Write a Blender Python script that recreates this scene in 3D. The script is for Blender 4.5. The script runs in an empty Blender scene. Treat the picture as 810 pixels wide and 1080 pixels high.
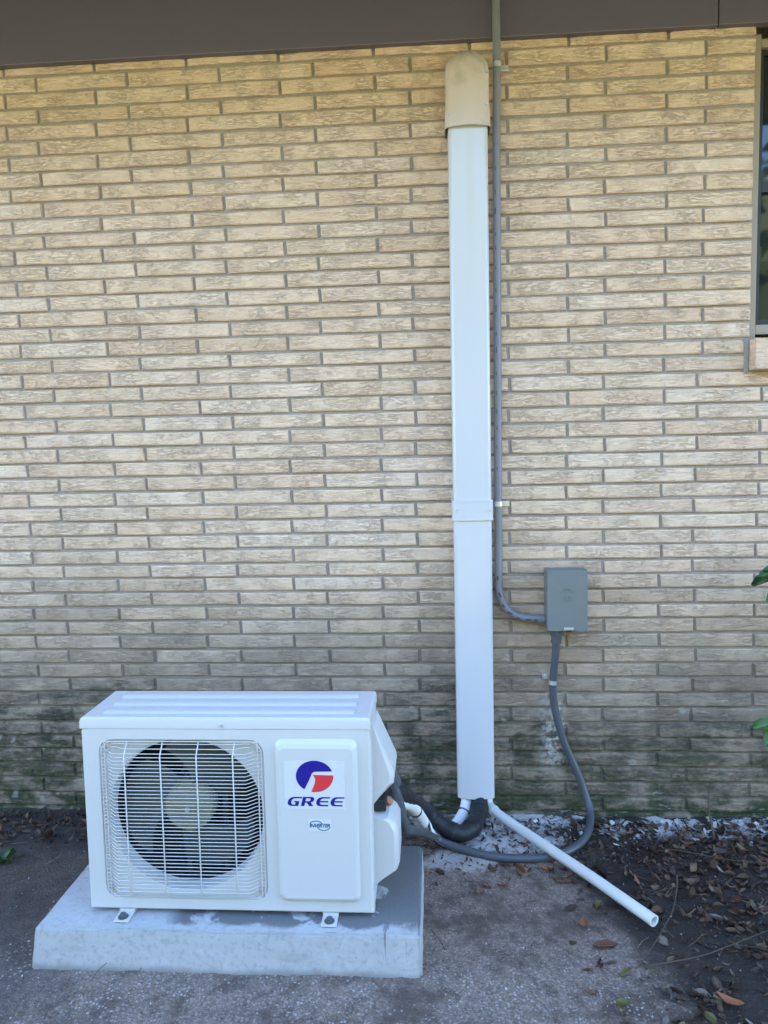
import bpy, bmesh, math, random
from mathutils import Vector, Matrix, noise as mnoise
random.seed(7)
R = math.radians
S = bpy.context.scene
COL = S.collection

# ------------------------------------------------------------------ camera
YAW, PITCH, ROLL = 0.06545, 0.08526, -0.02057
CAM = Vector((0.17693, -2.45288, 1.23198))
FPX = 780.0                                     # focal length in pixels of an 810 x 1080 picture
_f0 = Vector((-math.sin(YAW), math.cos(YAW), 0)); _r0 = Vector((math.cos(YAW), math.sin(YAW), 0)); _u0 = Vector((0, 0, 1))
_fw = _f0*math.cos(PITCH) - _u0*math.sin(PITCH); _up = _f0*math.sin(PITCH) + _u0*math.cos(PITCH)
_X = _r0*math.cos(ROLL) + _up*math.sin(ROLL); _Y = -_r0*math.sin(ROLL) + _up*math.cos(ROLL)
cd = bpy.data.cameras.new('camera'); cam = bpy.data.objects.new('camera', cd); COL.objects.link(cam)
cam.matrix_world = Matrix(((_X.x, _Y.x, -_fw.x, CAM.x), (_X.y, _Y.y, -_fw.y, CAM.y), (_X.z, _Y.z, -_fw.z, CAM.z), (0, 0, 0, 1)))
cd.sensor_fit = 'VERTICAL'; cd.sensor_height = 36.0; cd.lens = 36.0*FPX/1080.0
cd.clip_start = 0.05; cd.clip_end = 500
S.camera = cam

def project(p):
    d = Vector(p) - CAM; z = d.dot(_fw)
    return 405 + FPX*d.dot(_X)/z, 540 - FPX*d.dot(_Y)/z, z

# ------------------------------------------------------------------ light: open shade, the sun stands behind the house
SUN_EL, SUN_ROT = 52.0, 12.0
w = bpy.data.worlds.new('World'); S.world = w; w.use_nodes = True
nt = w.node_tree; bg = nt.nodes['Background']; sk = nt.nodes.new('ShaderNodeTexSky')
sk.sky_type = 'NISHITA'; sk.sun_disc = False; sk.sun_elevation = R(SUN_EL); sk.sun_rotation = R(SUN_ROT)
sk.air_density = 1.0; sk.dust_density = 0.2; sk.ozone_density = 4.0
nt.links.new(sk.outputs[0], bg.inputs[0]); bg.inputs[1].default_value = 0.13
sl = bpy.data.lights.new('sun', 'SUN'); sun = bpy.data.objects.new('sun', sl); COL.objects.link(sun)
sl.energy = 4.0; sl.angle = R(0.5); sl.color = (1.0, 0.90, 0.76)
_sd = Vector((math.sin(R(SUN_ROT))*math.cos(R(SUN_EL)), math.cos(R(SUN_ROT))*math.cos(R(SUN_EL)), math.sin(R(SUN_EL))))
sun.rotation_euler = _sd.to_track_quat('Z', 'Y').to_euler()
S.view_settings.view_transform = 'Standard'; S.view_settings.look = 'None'
S.view_settings.exposure = 3.76; S.view_settings.gamma = 1.0; S.view_settings.use_curve_mapping = False

# ------------------------------------------------------------------ helpers
def tag(o, label=None, cat=None, group=None, kind=None):
    if label: o['label'] = label
    if cat: o['category'] = cat
    if group: o['group'] = group
    if kind: o['kind'] = kind
    return o
def empty(name, loc, label, cat, group=None):
    o = bpy.data.objects.new(name, None); COL.objects.link(o); o.location = loc; o.empty_display_size = .05
    tag(o, label, cat, group); return o
def link(name, me, m=None, parent=None):
    o = bpy.data.objects.new(name, me); COL.objects.link(o)
    if m is not None and not me.materials: me.materials.append(m)
    if parent is not None:
        o.parent = parent
        wl = Vector((0, 0, 0)); p = parent
        while p is not None: wl += p.location; p = p.parent
        o.location = -wl                         # meshes are written in world coordinates
    return o
def smooth(me, ang=35):
    me.polygons.foreach_set('use_smooth', [True]*len(me.polygons))
    try: me.set_sharp_from_angle(angle=R(ang))
    except Exception: pass
class MB:
    def __init__(s): s.v = []; s.f = []
    def add(s, vs, fs):
        b = len(s.v); s.v += [tuple(v) for v in vs]; s.f += [tuple(i+b for i in f) for f in fs]; return s
    def box(s, a, b, bev=0.0):
        bm = bmesh.new(); bmesh.ops.create_cube(bm, size=1.0)
        for v in bm.verts:
            v.co = Vector([(a[i]+b[i])/2 + v.co[i]*(b[i]-a[i]) for i in range(3)])
        if bev > 0: bmesh.ops.bevel(bm, geom=bm.edges[:], offset=bev, segments=2, affect='EDGES', profile=.5)
        bm.verts.index_update()
        s.add([v.co.copy() for v in bm.verts], [[v.index for v in f.verts] for f in bm.faces]); bm.free(); return s
    def tube(s, pts, rad, n=14, cap=True, hollow=0.0):
        P = [Vector(p) for p in pts]; rr = rad if callable(rad) else (lambda t: rad)
        T = []
        for i in range(len(P)):
            t = P[min(i+1, len(P)-1)] - P[max(i-1, 0)]; T.append(t.normalized())
        a = T[0].orthogonal().normalized(); rings = []
        for i, p in enumerate(P):
            a = (a - T[i]*a.dot(T[i])).normalized(); b = T[i].cross(a)
            r = rr(i/(len(P)-1))
            rings.append([p + (a*math.cos(2*math.pi*k/n) + b*math.sin(2*math.pi*k/n))*r for k in range(n)])
        if hollow > 0:
            e = rings[-1]; c = P[-1]
            q = [c + (x-c)*hollow for x in e]; rings.append(q); rings.append([x - T[-1]*.06 for x in q])
        vs = [x for rg in rings for x in rg]; fs = []
        for i in range(len(rings)-1):
            for k in range(n): fs.append((i*n+k, i*n+(k+1) % n, (i+1)*n+(k+1) % n, (i+1)*n+k))
        if cap:
            fs.append(tuple(range(n-1, -1, -1))); fs.append(tuple((len(rings)-1)*n+k for k in range(n)))
        return s.add(vs, fs)
    def cyl(s, a, b, r, n=16, r2=None):
        a, b = Vector(a), Vector(b); r2 = r if r2 is None else r2
        return s.tube([a, b], lambda t: r + (r2-r)*t, n)
    def loft(s, loops, cap0=True, cap1=True):
        n = len(loops[0]); vs = [x for l in loops for x in l]; fs = []
        for i in range(len(loops)-1):
            for k in range(n): fs.append((i*n+k, i*n+(k+1) % n, (i+1)*n+(k+1) % n, (i+1)*n+k))
        if cap0: fs.append(tuple(range(n-1, -1, -1)))
        if cap1: fs.append(tuple((len(loops)-1)*n+k for k in range(n)))
        return s.add(vs, fs)
    def mesh(s, name, sm=None):
        me = bpy.data.meshes.new(name); me.from_pydata(s.v, [], s.f); me.update()
        bm = bmesh.new(); bm.from_mesh(me); bmesh.ops.recalc_face_normals(bm, faces=bm.faces[:]); bm.to_mesh(me); bm.free()
        if sm: smooth(me, sm)
        return me
    def build(s, name, m, parent=None, sm=None):
        return link(name, s.mesh(name, sm), m, parent)
def spline(pts, per=10):
    P = [Vector(p) for p in pts]; Q = [P[0]*2-P[1]] + P + [P[-1]*2-P[-2]]; out = []
    for i in range(1, len(Q)-2):
        a, b, c, d = Q[i-1:i+3]
        for k in range(per):
            t = k/per
            out.append(.5*((2*b) + (c-a)*t + (2*a-5*b+4*c-d)*t*t + (3*b-a-3*c+d)*t**3))
    out.append(P[-1]); return out
def rrect(cx, cz, w_, h_, r, y, n=6):
    out = []
    for (sx, sz, a0) in ((1, 1, 0), (-1, 1, 90), (-1, -1, 180), (1, -1, 270)):
        for k in range(n+1):
            a = R(a0 + 90*k/n)
            out.append((cx + sx*(w_/2-r) + r*math.cos(a), y, cz + sz*(h_/2-r) + r*math.sin(a)))
    return out
def sstep(a, b, x):
    t = max(0, min(1, (x-a)/(b-a))); return t*t*(3-2*t)

# ------------------------------------------------------------------ materials
class N:
    """small wrapper to write node trees"""
    def __init__(s, name, rough=.6, spec=.5):
        s.m = bpy.data.materials.new(name); s.m.use_nodes = True; s.t = s.m.node_tree
        s.b = s.t.nodes['Principled BSDF']; s.b.inputs['Roughness'].default_value = rough
        s.b.inputs['Specular IOR Level'].default_value = spec
    def n(s, typ, **kw):
        x = s.t.nodes.new('ShaderNode'+typ)
        for k, v in kw.items(): setattr(x, k, v)
        return x
    def put(s, sock, v):
        if isinstance(v, bpy.types.NodeSocket): s.t.links.new(v, sock)
        elif isinstance(v, (tuple, list)) and len(v) == 3 and sock.type == 'RGBA': sock.default_value = (*v, 1)
        else: sock.default_value = v
    def math(s, op, a, b=0.0, c=None, clamp=False):
        x = s.n('Math', operation=op, use_clamp=clamp); s.put(x.inputs[0], a); s.put(x.inputs[1], b)
        if c is not None: s.put(x.inputs[2], c)
        return x.outputs[0]
    def mix(s, f, a, b, mode='MIX'):
        x = s.n('Mix', data_type='RGBA', blend_type=mode); s.put(x.inputs[0], f); s.put(x.inputs[6], a); s.put(x.inputs[7], b); return x.outputs[2]
    def pos(s): return s.n('NewGeometry').outputs['Position']
    def obj(s): return s.n('TexCoord').outputs['Object']
    def xyz(s, v):
        x = s.n('SeparateXYZ'); s.put(x.inputs[0], v); return x.outputs
    def vec(s, v, scale=(1, 1, 1), off=None):
        x = s.n('VectorMath', operation='MULTIPLY_ADD'); s.put(x.inputs[0], v); x.inputs[1].default_value = scale
        if off is not None: s.put(x.inputs[2], off)
        return x.outputs[0]
    def noise(s, v, scale=5, detail=4, rough=.55, dist=0.0, out=0):
        x = s.n('TexNoise'); s.put(x.inputs['Vector'], v); x.inputs['Scale'].default_value = scale; x.inputs['Detail'].default_value = detail
        x.inputs['Roughness'].default_value = rough; x.inputs['Distortion'].default_value = dist; return x.outputs[out]
    def voro(s, v, scale, feature='F1', out='Distance', rnd=1.0):
        x = s.n('TexVoronoi', feature=feature); s.put(x.inputs['Vector'], v); x.inputs['Scale'].default_value = scale
        x.inputs['Randomness'].default_value = rnd; return x.outputs[out]
    def map(s, v, a, b, c=0.0, d=1.0, smooth_=True):
        x = s.n('MapRange', interpolation_type='SMOOTHSTEP' if smooth_ else 'LINEAR'); s.put(x.inputs[0], v)
        for i, q in enumerate((a, b, c, d)): x.inputs[i+1].default_value = q
        return x.outputs[0]
    def ramp(s, v, stops):
        x = s.n('ValToRGB'); s.put(x.inputs[0], v); e = x.color_ramp.elements
        while len(e) < len(stops): e.new(.5)
        for i, (p, c) in enumerate(stops): e[i].position = p; e[i].color = (*c, 1)
        return x.outputs[0]
    def bump(s, h, strength=.5, dist=.002, prev=None):
        x = s.n('Bump'); s.put(x.inputs['Height'], h); x.inputs['Strength'].default_value = strength; x.inputs['Distance'].default_value = dist
        if prev is not None: s.put(x.inputs['Normal'], prev)
        return x.outputs[0]
    def color(s, v): s.put(s.b.inputs['Base Color'], v); return s
    def rough(s, v): s.put(s.b.inputs['Roughness'], v); return s
    def normal(s, v): s.put(s.b.inputs['Normal'], v); return s
    def rnd(s):
        a = s.n('Attribute', attribute_name='rnd').outputs['Fac']; o = s.n('ObjectInfo').outputs['Random']
        return s.math('FRACT', s.math('ADD', a, o))

def plain(name, c, rough=.5, spec=.5, var=.06, scale=14, bumps=0.0, dirt=None, metal=0.0):
    k = N(name, rough, spec); p = k.pos()
    v = k.noise(p, scale, 5, .6)
    col = k.mix(v, tuple(x*(1-var) for x in c), tuple(min(1, x*(1+var)) for x in c))
    if dirt:
        dm = k.map(k.noise(p, dirt[1], 6, .7), dirt[2], dirt[2]+.16)
        col = k.mix(k.math('MULTIPLY', dm, dirt[3]), col, dirt[0])
    k.color(col); k.b.inputs['Metallic'].default_value = metal
    k.rough(k.map(v, .3, .7, rough*.88, min(1, rough*1.12)))
    if bumps: k.normal(k.bump(k.noise(p, 260, 4), bumps, .001))
    return k.m

def mildew(k, col, p, amount=1.0, r=None):
    """tone darkening towards the ground, with mildew, moss and lichen at the foot of the wall"""
    x, y, z = k.xyz(p)
    n1 = k.noise(p, 3.2, 6, .68); n2 = k.noise(k.vec(p, (9, 9, 30)), 1.0, 5, .7); n3 = k.noise(p, 52, 4, .6); n4 = k.noise(k.vec(p, (4.5, 4.5, 12)), 1.0, 6, .72)
    zz = k.math('ADD', z, k.math('MULTIPLY', k.math('SUBTRACT', n1, .5), -.46))
    if r is not None: zz = k.math('ADD', zz, k.math('MULTIPLY', k.math('SUBTRACT', k.math('FRACT', k.math('MULTIPLY', r, 7.31)), .5), .15))
    zz = k.math('SUBTRACT', zz, k.map(x, -.1, -1.1, 0.0, .08))
    zz = k.math('SUBTRACT', zz, k.math('MULTIPLY', k.map(x, .0, .12), k.map(x, .62, .34, 0, .10)))  # raises the darkened zone left of the duct
    g = k.math('MULTIPLY', k.map(zz, .95, .36, 0, .78*amount), k.map(n4, .25, .6, .7, 1.0))          # broad grey-brown tone, deeper towards the bottom
    col = k.mix(g, col, k.mix(n2, (.19, .15, .11), (.27, .22, .165)))
    blk = k.math('MULTIPLY', k.map(x, .80, .30, .84, 1.0), amount)
    m = k.math('MULTIPLY', k.map(zz, .50, .17), k.map(n2, .34, .58, .22, 1.0)); m = k.math('MULTIPLY', m, k.map(n4, .40, .56, .30, 1.0))
    col = k.mix(k.math('MULTIPLY', m, k.math('MULTIPLY', blk, .96)), col, k.mix(n3, (.022, .021, .017), (.062, .058, .046)))
    gr = k.math('MULTIPLY', k.map(zz, .33, .06), k.map(n3, .42, .60, .05, .9)); gr = k.math('MULTIPLY', gr, k.map(n4, .40, .60, .25, 1.0))
    col = k.mix(k.math('MULTIPLY', gr, amount), col, k.mix(n2, (.05, .062, .022), (.14, .15, .075)))
    moss = k.math('MULTIPLY', k.map(k.math('ADD', z, k.math('MULTIPLY', n3, .05)), .095, .03), k.map(n4, .42, .56, .1, .85))
    col = k.mix(k.math('MULTIPLY', moss, amount), col, (.052, .066, .028))
    # pale lichen blots and lime
    vd = k.voro(p, 19.0); vc = k.voro(p, 19.0, out='Color')
    bl = k.math('MULTIPLY', k.map(k.math('ADD', vd, k.math('MULTIPLY', n3, .6)), .56, .46), k.map(k.xyz(vc)[0], .74, .78))
    bl = k.math('MULTIPLY', bl, k.map(z, .44, .34))
    col = k.mix(k.math('MULTIPLY', bl, .55), col, (.42, .43, .37))
    # lime run under the whip strap
    dx = k.math('ABSOLUTE', k.math('SUBTRACT', x, k.math('ADD', .57, k.math('MULTIPLY', k.math('SUBTRACT', n2, .5), .12))))
    lr = k.math('MULTIPLY', k.map(dx, .06, .0), k.math('MULTIPLY', k.map(z, .43, .38), k.map(z, .08, .24)))
    lr = k.math('MULTIPLY', lr, k.map(n3, .42, .56, .1, 1.0)); lr = k.math('MULTIPLY', lr, k.map(n2, .36, .50))
    col = k.mix(lr, col, (.66, .62, .55))
    low = k.math('MULTIPLY', k.map(z, .22, .03), k.math('MULTIPLY', k.map(n2, .60, .68), k.map(x, .0, .3)))
    col = k.mix(k.math('MULTIPLY', low, .55), col, (.52, .50, .46))
    return col

def brick_mat():
    k = N('buff_ruffled_brick', .88, .25); r = k.rnd(); p = k.pos()
    cx = k.n('CombineXYZ'); k.put(cx.inputs[0], k.math('MULTIPLY', r, 37.0)); k.put(cx.inputs[1], k.math('MULTIPLY', r, 91.0)); k.put(cx.inputs[2], k.math('MULTIPLY', r, 53.0))
    v = k.vec(p, (1, 1, 1), cx.outputs[0])
    n = k.noise(k.vec(v, (24, 24, 145)), 1.0, 3, .55, .7)
    crack = k.map(k.math('ABSOLUTE', k.math('SUBTRACT', n, .5)), .0, .045, 1.0, 0.0)
    n_b = k.noise(k.vec(v, (34, 34, 240)), 1.0, 2, .5, .6)
    crack2 = k.map(k.math('ABSOLUTE', k.math('SUBTRACT', n_b, .53)), .0, .05, 1.0, 0.0)
    gate = k.map(k.noise(v, 14, 3), .38, .62, .3, 1.0)
    crack = k.math('MULTIPLY', k.math('MAXIMUM', crack, k.math('MULTIPLY', crack2, .6)), gate)
    grain = k.noise(v, 380, 3, .6); speck = k.map(k.noise(v, 170, 2), .63, .74)
    c = k.ramp(r, [(0, (.81, .565, .385)), (.25, (.88, .65, .475)), (.5, (.85, .605, .42)), (.72, (.90, .69, .53)), (.9, (.85, .59, .425)), (1, (.79, .54, .365))])
    c = k.mix(k.map(k.noise(v, 13, 5, .65), .38, .70, 0, .38), c, (.69, .45, .285))
    c = k.mix(k.map(k.noise(v, 31, 3, .6), .55, .7, 0, .2), c, (.84, .71, .54))
    c = k.mix(k.math('MULTIPLY', crack, .50), c, (.43, .285, .19))  # crease shade put into the colour; soft light alone shows little relief
    c = k.mix(k.map(grain, .35, .65, .0, .35), c, (.90, .73, .56))
    c = k.mix(k.math('MULTIPLY', speck, .30), c, (.26, .19, .12))
    x, y, z = k.xyz(p)
    streak = k.math('MULTIPLY', k.map(k.noise(k.vec(p, (7, 7, .9)), 1.0, 5, .65), .56, .72), k.map(k.noise(p, 1.3, 3), .42, .62)); c = k.mix(k.math('MULTIPLY', streak, .12), c, (.30, .25, .19))
    c = mildew(k, c, p, 1.0, r)
    k.color(c)
    h = k.math('ADD', k.math('MULTIPLY', crack, -1.0), k.math('ADD', k.math('MULTIPLY', grain, .35), k.math('MULTIPLY', n, .9)))
    k.normal(k.bump(h, .8, .004)); return k.m
def mortar_mat():
    k = N('grey_mortar', .95, .2); p = k.pos()
    c = k.mix(k.noise(p, 7, 5, .6), (.29, .25, .22), (.38, .335, .295)); c = k.mix(k.map(k.noise(p, 140, 3), .45, .65, 0, .4), c, (.19, .16, .13))
    k.color(mildew(k, c, p)); k.normal(k.bump(k.noise(p, 190, 4), .6, .002)); return k.m
M = {}
M['brick'] = brick_mat(); M['mortar'] = mortar_mat()
M['eave'] = plain('grey_brown_gloss_paint', (.125, .109, .150), .32, .5, .07, 2.5)
M['eave_dark'] = plain('shingle_grey', (.10, .09, .085), .9)
M['white'] = plain('ivory_white_enamel', (.56, .55, .53), .36, .5, .012, 5)
M['white2'] = plain('ivory_white_enamel_side', (.55, .54, .525), .42, .5, .015, 6)
M['duct'] = plain('white_pvc_cover', (.58, .575, .59), .20, .5, .012, 4)
M['cap'] = plain('cream_pvc_cap', (.63, .51, .42), .35, .5, .04, 9, dirt=((.30, .25, .18), 7, .52, .4))
M['pvc'] = plain('white_pvc_pipe', (.70, .69, .66), .32, .5, .04, 20, dirt=((.35, .31, .26), 26, .60, .35))
M['insul'] = plain('white_insulation', (.78, .78, .77), .55, .4, .04, 30)
M['tape'] = plain('black_rubber_wrap', (.011, .011, .013), .6, .5, .3, 60, bumps=.4)
M['whip'] = plain('dark_grey_flexible_conduit', (.075, .082, .092), .42, .5, .12, 20)
M['emt'] = plain('weathered_grey_conduit', (.20, .20, .22), .45, .5, .16, 16, dirt=((.09, .085, .08), 60, .56, .55))
M['print'] = plain('dark_print', (.045, .047, .06), .6)
M['boxgrey'] = plain('grey_enamel', (.165, .18, .18), .40, .5, .08, 10)
M['steel'] = plain('galvanised_steel', (.62, .63, .64), .38, .5, .12, 60, metal=.75)
M['boltdark'] = plain('dark_zinc_bolt', (.12, .125, .13), .45, .5, .2, 80, metal=.4)
M['dark'] = plain('dark_cavity_lining', (.012, .014, .017), .55, .4)
M['fanplastic'] = plain('grey_green_fan_plastic', (.045, .050, .046), .40, .5, .05, 9)
M['hub'] = plain('pale_fan_hub', (.185, .18, .125), .42, .5, .05, 9)
M['black'] = plain('black_plastic', (.02, .02, .022), .45)
M['copper'] = plain('copper', (.50, .20, .10), .4, .5, .1, 40, metal=.6)
M['blue'] = plain('logo_blue', (.010, .005, .22), .35, .5, .0)
M['red'] = plain('logo_red', (.66, .035, .045), .35, .5, .0)
M['sticker'] = plain('white_sticker', (.62, .61, .60), .30, .5, .004)
M['teal'] = plain('sticker_teal_print', (.03, .12, .24), .4, .5, .0)
M['winframe'] = plain('beige_window_frame', (.36, .295, .23), .5, .5, .06)
M['winblack'] = plain('dark_window_sash', (.02, .022, .025), .4)
M['stem'] = plain('brown_twig', (.11, .075, .05), .85, .3, .25, 60)
M['twig'] = plain('grey_brown_twig', (.085, .062, .042), .85, .3, .3, 60)
def glass_mat():
    k = N('dark_window_glass', .03, .5); k.color((.012, .02, .021)); p = k.pos(); k.normal(k.bump(k.noise(p, 2.0, 2), .03, .01)); return k.m
M['glass'] = glass_mat()
def concrete_mat():
    k = N('pale_cast_concrete', .85, .3); p = k.pos(); x, y, z = k.xyz(p)
    n = k.noise(p, 9, 6, .65); f = k.noise(p, 75, 4, .6)
    c = k.mix(n, (.38, .375, .37), (.48, .475, .468)); c = k.mix(k.map(f, .48, .70, 0, .5), c, (.27, .265, .26)); c = k.mix(k.map(k.noise(p, 30, 5, .7), .54, .64, 0, .14), c, (.62, .615, .60))
    c = k.mix(k.map(k.noise(k.vec(p, (5, 5, 18)), 1.0, 5, .7), .54, .66, 0, .25), c, (.26, .25, .24))
    pit = k.map(k.voro(p, 60), .10, .05); pit = k.math('MULTIPLY', pit, k.map(k.noise(p, 14, 2), .52, .6)); c = k.mix(k.math('MULTIPLY', pit, .6), c, (.2, .2, .2))
    # water that dripped from the unit: a dark damp patch on the right of the top with runs over the front edge
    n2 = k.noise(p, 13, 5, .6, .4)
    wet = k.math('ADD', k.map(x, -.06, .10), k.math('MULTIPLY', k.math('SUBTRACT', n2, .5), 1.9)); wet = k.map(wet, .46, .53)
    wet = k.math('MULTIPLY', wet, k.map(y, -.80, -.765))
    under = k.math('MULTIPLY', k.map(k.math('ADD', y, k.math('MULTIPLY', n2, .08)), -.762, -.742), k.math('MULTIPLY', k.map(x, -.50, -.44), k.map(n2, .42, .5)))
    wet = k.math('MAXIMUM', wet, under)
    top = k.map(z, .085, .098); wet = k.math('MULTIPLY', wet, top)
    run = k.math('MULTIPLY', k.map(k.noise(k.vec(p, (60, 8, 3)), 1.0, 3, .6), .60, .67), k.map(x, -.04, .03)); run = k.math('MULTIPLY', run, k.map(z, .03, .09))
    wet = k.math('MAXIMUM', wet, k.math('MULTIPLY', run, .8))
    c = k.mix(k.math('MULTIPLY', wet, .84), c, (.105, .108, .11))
    dirt = k.math('MULTIPLY', k.map(k.math('ADD', z, k.math('MULTIPLY', n, .03)), .034, .012), .6); c = k.mix(dirt, c, (.17, .16, .15))
    k.color(c); k.rough(k.map(wet, 0, 1, .88, .5))
    k.normal(k.bump(k.math('ADD', f, k.math('MULTIPLY', pit, -1.5)), .5, .0025)); return k.m
M['concrete'] = concrete_mat()
def ground_mat():
    k = N('damp_ground', .9, .3); p = k.pos(); x, y, z = k.xyz(p)
    n = k.noise(p, 2.3, 6, .65); f = k.noise(p, 34, 5, .65); g = k.noise(p, 150, 4, .6); n8 = k.noise(p, 8, 5, .65)
    w_ = k.math('MULTIPLY', k.math('SUBTRACT', n, .5), .55); w2 = k.math('MULTIPLY', k.math('SUBTRACT', n8, .5), .22); ww = k.math('ADD', w_, w2)
    con = k.mix(n8, (.150, .112, .090), (.315, .235, .185)); con = k.mix(k.map(f, .45, .7, 0, .55), con, (.10, .075, .06)); con = k.mix(k.map(g, .52, .66, 0, .6), con, (.50, .385, .31))
    ag = k.xyz(k.voro(p, 210, out='Color'))[1]; con = k.mix(k.map(ag, .78, .92, 0, .26), con, (.54, .43, .355)); con = k.mix(k.map(ag, .24, .10, 0, .35), con, (.055, .045, .04))
    blot = k.math('MULTIPLY', k.map(k.noise(p, 4.2, 7, .74), .46, .60, 0, .85), k.map(k.noise(p, 26, 4, .6), .3, .55, .45, 1.0)); con = k.mix(blot, con, (.095, .068, .053))
    soil = k.mix(f, (.016, .012, .010), (.062, .046, .036)); soil = k.mix(k.map(g, .55, .7, 0, .45), soil, (.11, .085, .065))
    # dark soil: the right side, and the strip behind the slab on the left
    s1 = k.map(k.math('ADD', k.math('ADD', x, k.math('MULTIPLY', y, .10)), ww), .50, .66)
    s2 = k.math('MULTIPLY', k.map(k.math('ADD', y, ww), -.34, -.20), k.map(x, .20, -.10))
    s3 = k.math('MULTIPLY', k.map(k.math('ADD', y, ww), -.30, -.22), k.map(f, .46, .58, 0, .8))
    sm = k.math('MAXIMUM', s1, k.math('MAXIMUM', s2, s3)); c = k.mix(sm, con, soil)
    dk = k.math('MULTIPLY', k.map(k.noise(p, 5, 5, .7), .55, .7), .5); c = k.mix(dk, c, (.065, .050, .042)); c = k.mix(k.map(k.math('ADD', x, w_), -.62, -.92, 0, .72), c, (.062, .052, .048))
    # spilled lime and paint along the foot of the wall
    l1 = k.math('MULTIPLY', k.map(k.math('ADD', y, k.math('MULTIPLY', w2, .6)), -.19, -.10), k.map(x, .02, .16))
    l1 = k.math('MULTIPLY', l1, k.map(k.math('SUBTRACT', k.noise(p, 11, 6, .74), k.map(k.noise(p, 3.1, 3), .40, .58, .09, -.03)), .49, .56))
    dx = k.math('SUBTRACT', x, .40); dy = k.math('ADD', y, .21)
    d2 = k.math('ADD', k.math('MULTIPLY', dx, dx), k.math('MULTIPLY', k.math('MULTIPLY', dy, dy), 3.6)); d2 = k.math('ADD', d2, k.math('MULTIPLY', k.math('SUBTRACT', k.noise(p, 15, 5, .7), .5), .06))
    l2 = k.math('MULTIPLY', k.map(d2, .034, .014), k.map(k.noise(p, 40, 4, .65), .36, .52, .25, 1.0))
    d3x = k.math('SUBTRACT', x, .24); d3y = k.math('ADD', y, .33); d3 = k.math('ADD', k.math('MULTIPLY', d3x, d3x), k.math('MULTIPLY', k.math('MULTIPLY', d3y, d3y), 4.0))
    d3 = k.math('ADD', d3, k.math('MULTIPLY', k.math('SUBTRACT', k.noise(p, 21, 5, .7), .5), .05)); l3 = k.math('MULTIPLY', k.map(d3, .018, .006), .55)
    lime = k.math('MAXIMUM', l1, k.math('MAXIMUM', l2, l3)); c = k.mix(k.math('MULTIPLY', lime, .9), c, k.mix(f, (.46, .44, .42), (.80, .77, .74)))
    # white grit ground into the concrete towards the front
    vd = k.voro(p, 115); vc = k.xyz(k.voro(p, 115, out='Color'))[0]
    fr = k.map(k.math('ADD', y, k.math('MULTIPLY', ww, .5)), -.70, -.86, .10, 1.0)
    gr = k.math('MULTIPLY', k.math('MULTIPLY', k.map(vd, .40, .30), k.map(vc, .74, .78)), k.math('MULTIPLY', fr, k.map(k.noise(p, 6, 4, .6), .36, .56)))
    gr = k.math('MULTIPLY', gr, k.map(sm, .2, .8, 1.0, .15)); c = k.mix(k.math('MULTIPLY', gr, .6), c, (.50, .48, .46))
    # sunny dry lawn beyond the shadow of the house
    lawn = k.mix(k.noise(p, 3, 5, .6), (.11, .105, .045), (.17, .15, .08)); far = k.map(k.math('ADD', k.math('MULTIPLY', y, -1.0), k.math('MULTIPLY', w_, 2.0)), 1.9, 2.5)
    c = k.mix(far, c, lawn)
    k.color(c); k.rough(k.map(f, .3, .7, .75, .98))
    k.normal(k.bump(k.math('ADD', k.math('MULTIPLY', f, .8), k.math('MULTIPLY', g, .7)), 1.0, .009)); return k.m
M['ground'] = ground_mat()
def leaf_mat(name, stops, rough=.6, vein=.35):
    k = N(name, rough, .4); r = k.rnd(); o = k.obj()
    c = k.ramp(r, stops); n = k.noise(o, 55, 4, .6); c = k.mix(k.map(n, .4, .7, 0, .5), c, k.mix(.55, c, (.03, .02, .014)))
    u = k.n('Attribute', attribute_name='across').outputs['Fac']
    rib = k.map(k.math('ABSOLUTE', u), .16, .05); c = k.mix(k.math('MULTIPLY', rib, vein), c, k.mix(.5, c, (.45, .36, .22)))
    k.color(c); k.normal(k.bump(n, .3, .001)); return k.m
M['dryleaf'] = leaf_mat('dry_brown_leaf', [(0, (.030, .018, .012)), (.3, (.075, .038, .022)), (.5, (.14, .082, .048)), (.68, (.05, .028, .018)), (.88, (.20, .135, .085)), (1, (.11, .036, .02))])
M['paleleaf'] = leaf_mat('pale_grey_leaf', [(0, (.17, .135, .11)), (.5, (.26, .22, .185)), (1, (.13, .095, .07))])
M['orangeleaf'] = leaf_mat('orange_brown_leaf', [(0, (.27, .09, .035)), (1, (.36, .13, .05))])
M['oliveleaf'] = leaf_mat('olive_leaf', [(0, (.16, .15, .05)), (1, (.21, .18, .07))])
M['greenleaf'] = leaf_mat('green_leaf', [(0, (.035, .10, .022)), (.5, (.05, .14, .03)), (1, (.03, .085, .025))], .35, .5)
M['stone'] = leaf_mat('pale_grit', [(0, (.07, .06, .055)), (.45, (.22, .20, .19)), (.8, (.42, .40, .38)), (1, (.62, .60, .58))], .8, 0)
M['flake'] = leaf_mat('lime_flake', [(0, (.16, .15, .14)), (.5, (.36, .345, .33)), (1, (.66, .64, .62))], .8, 0)

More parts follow.
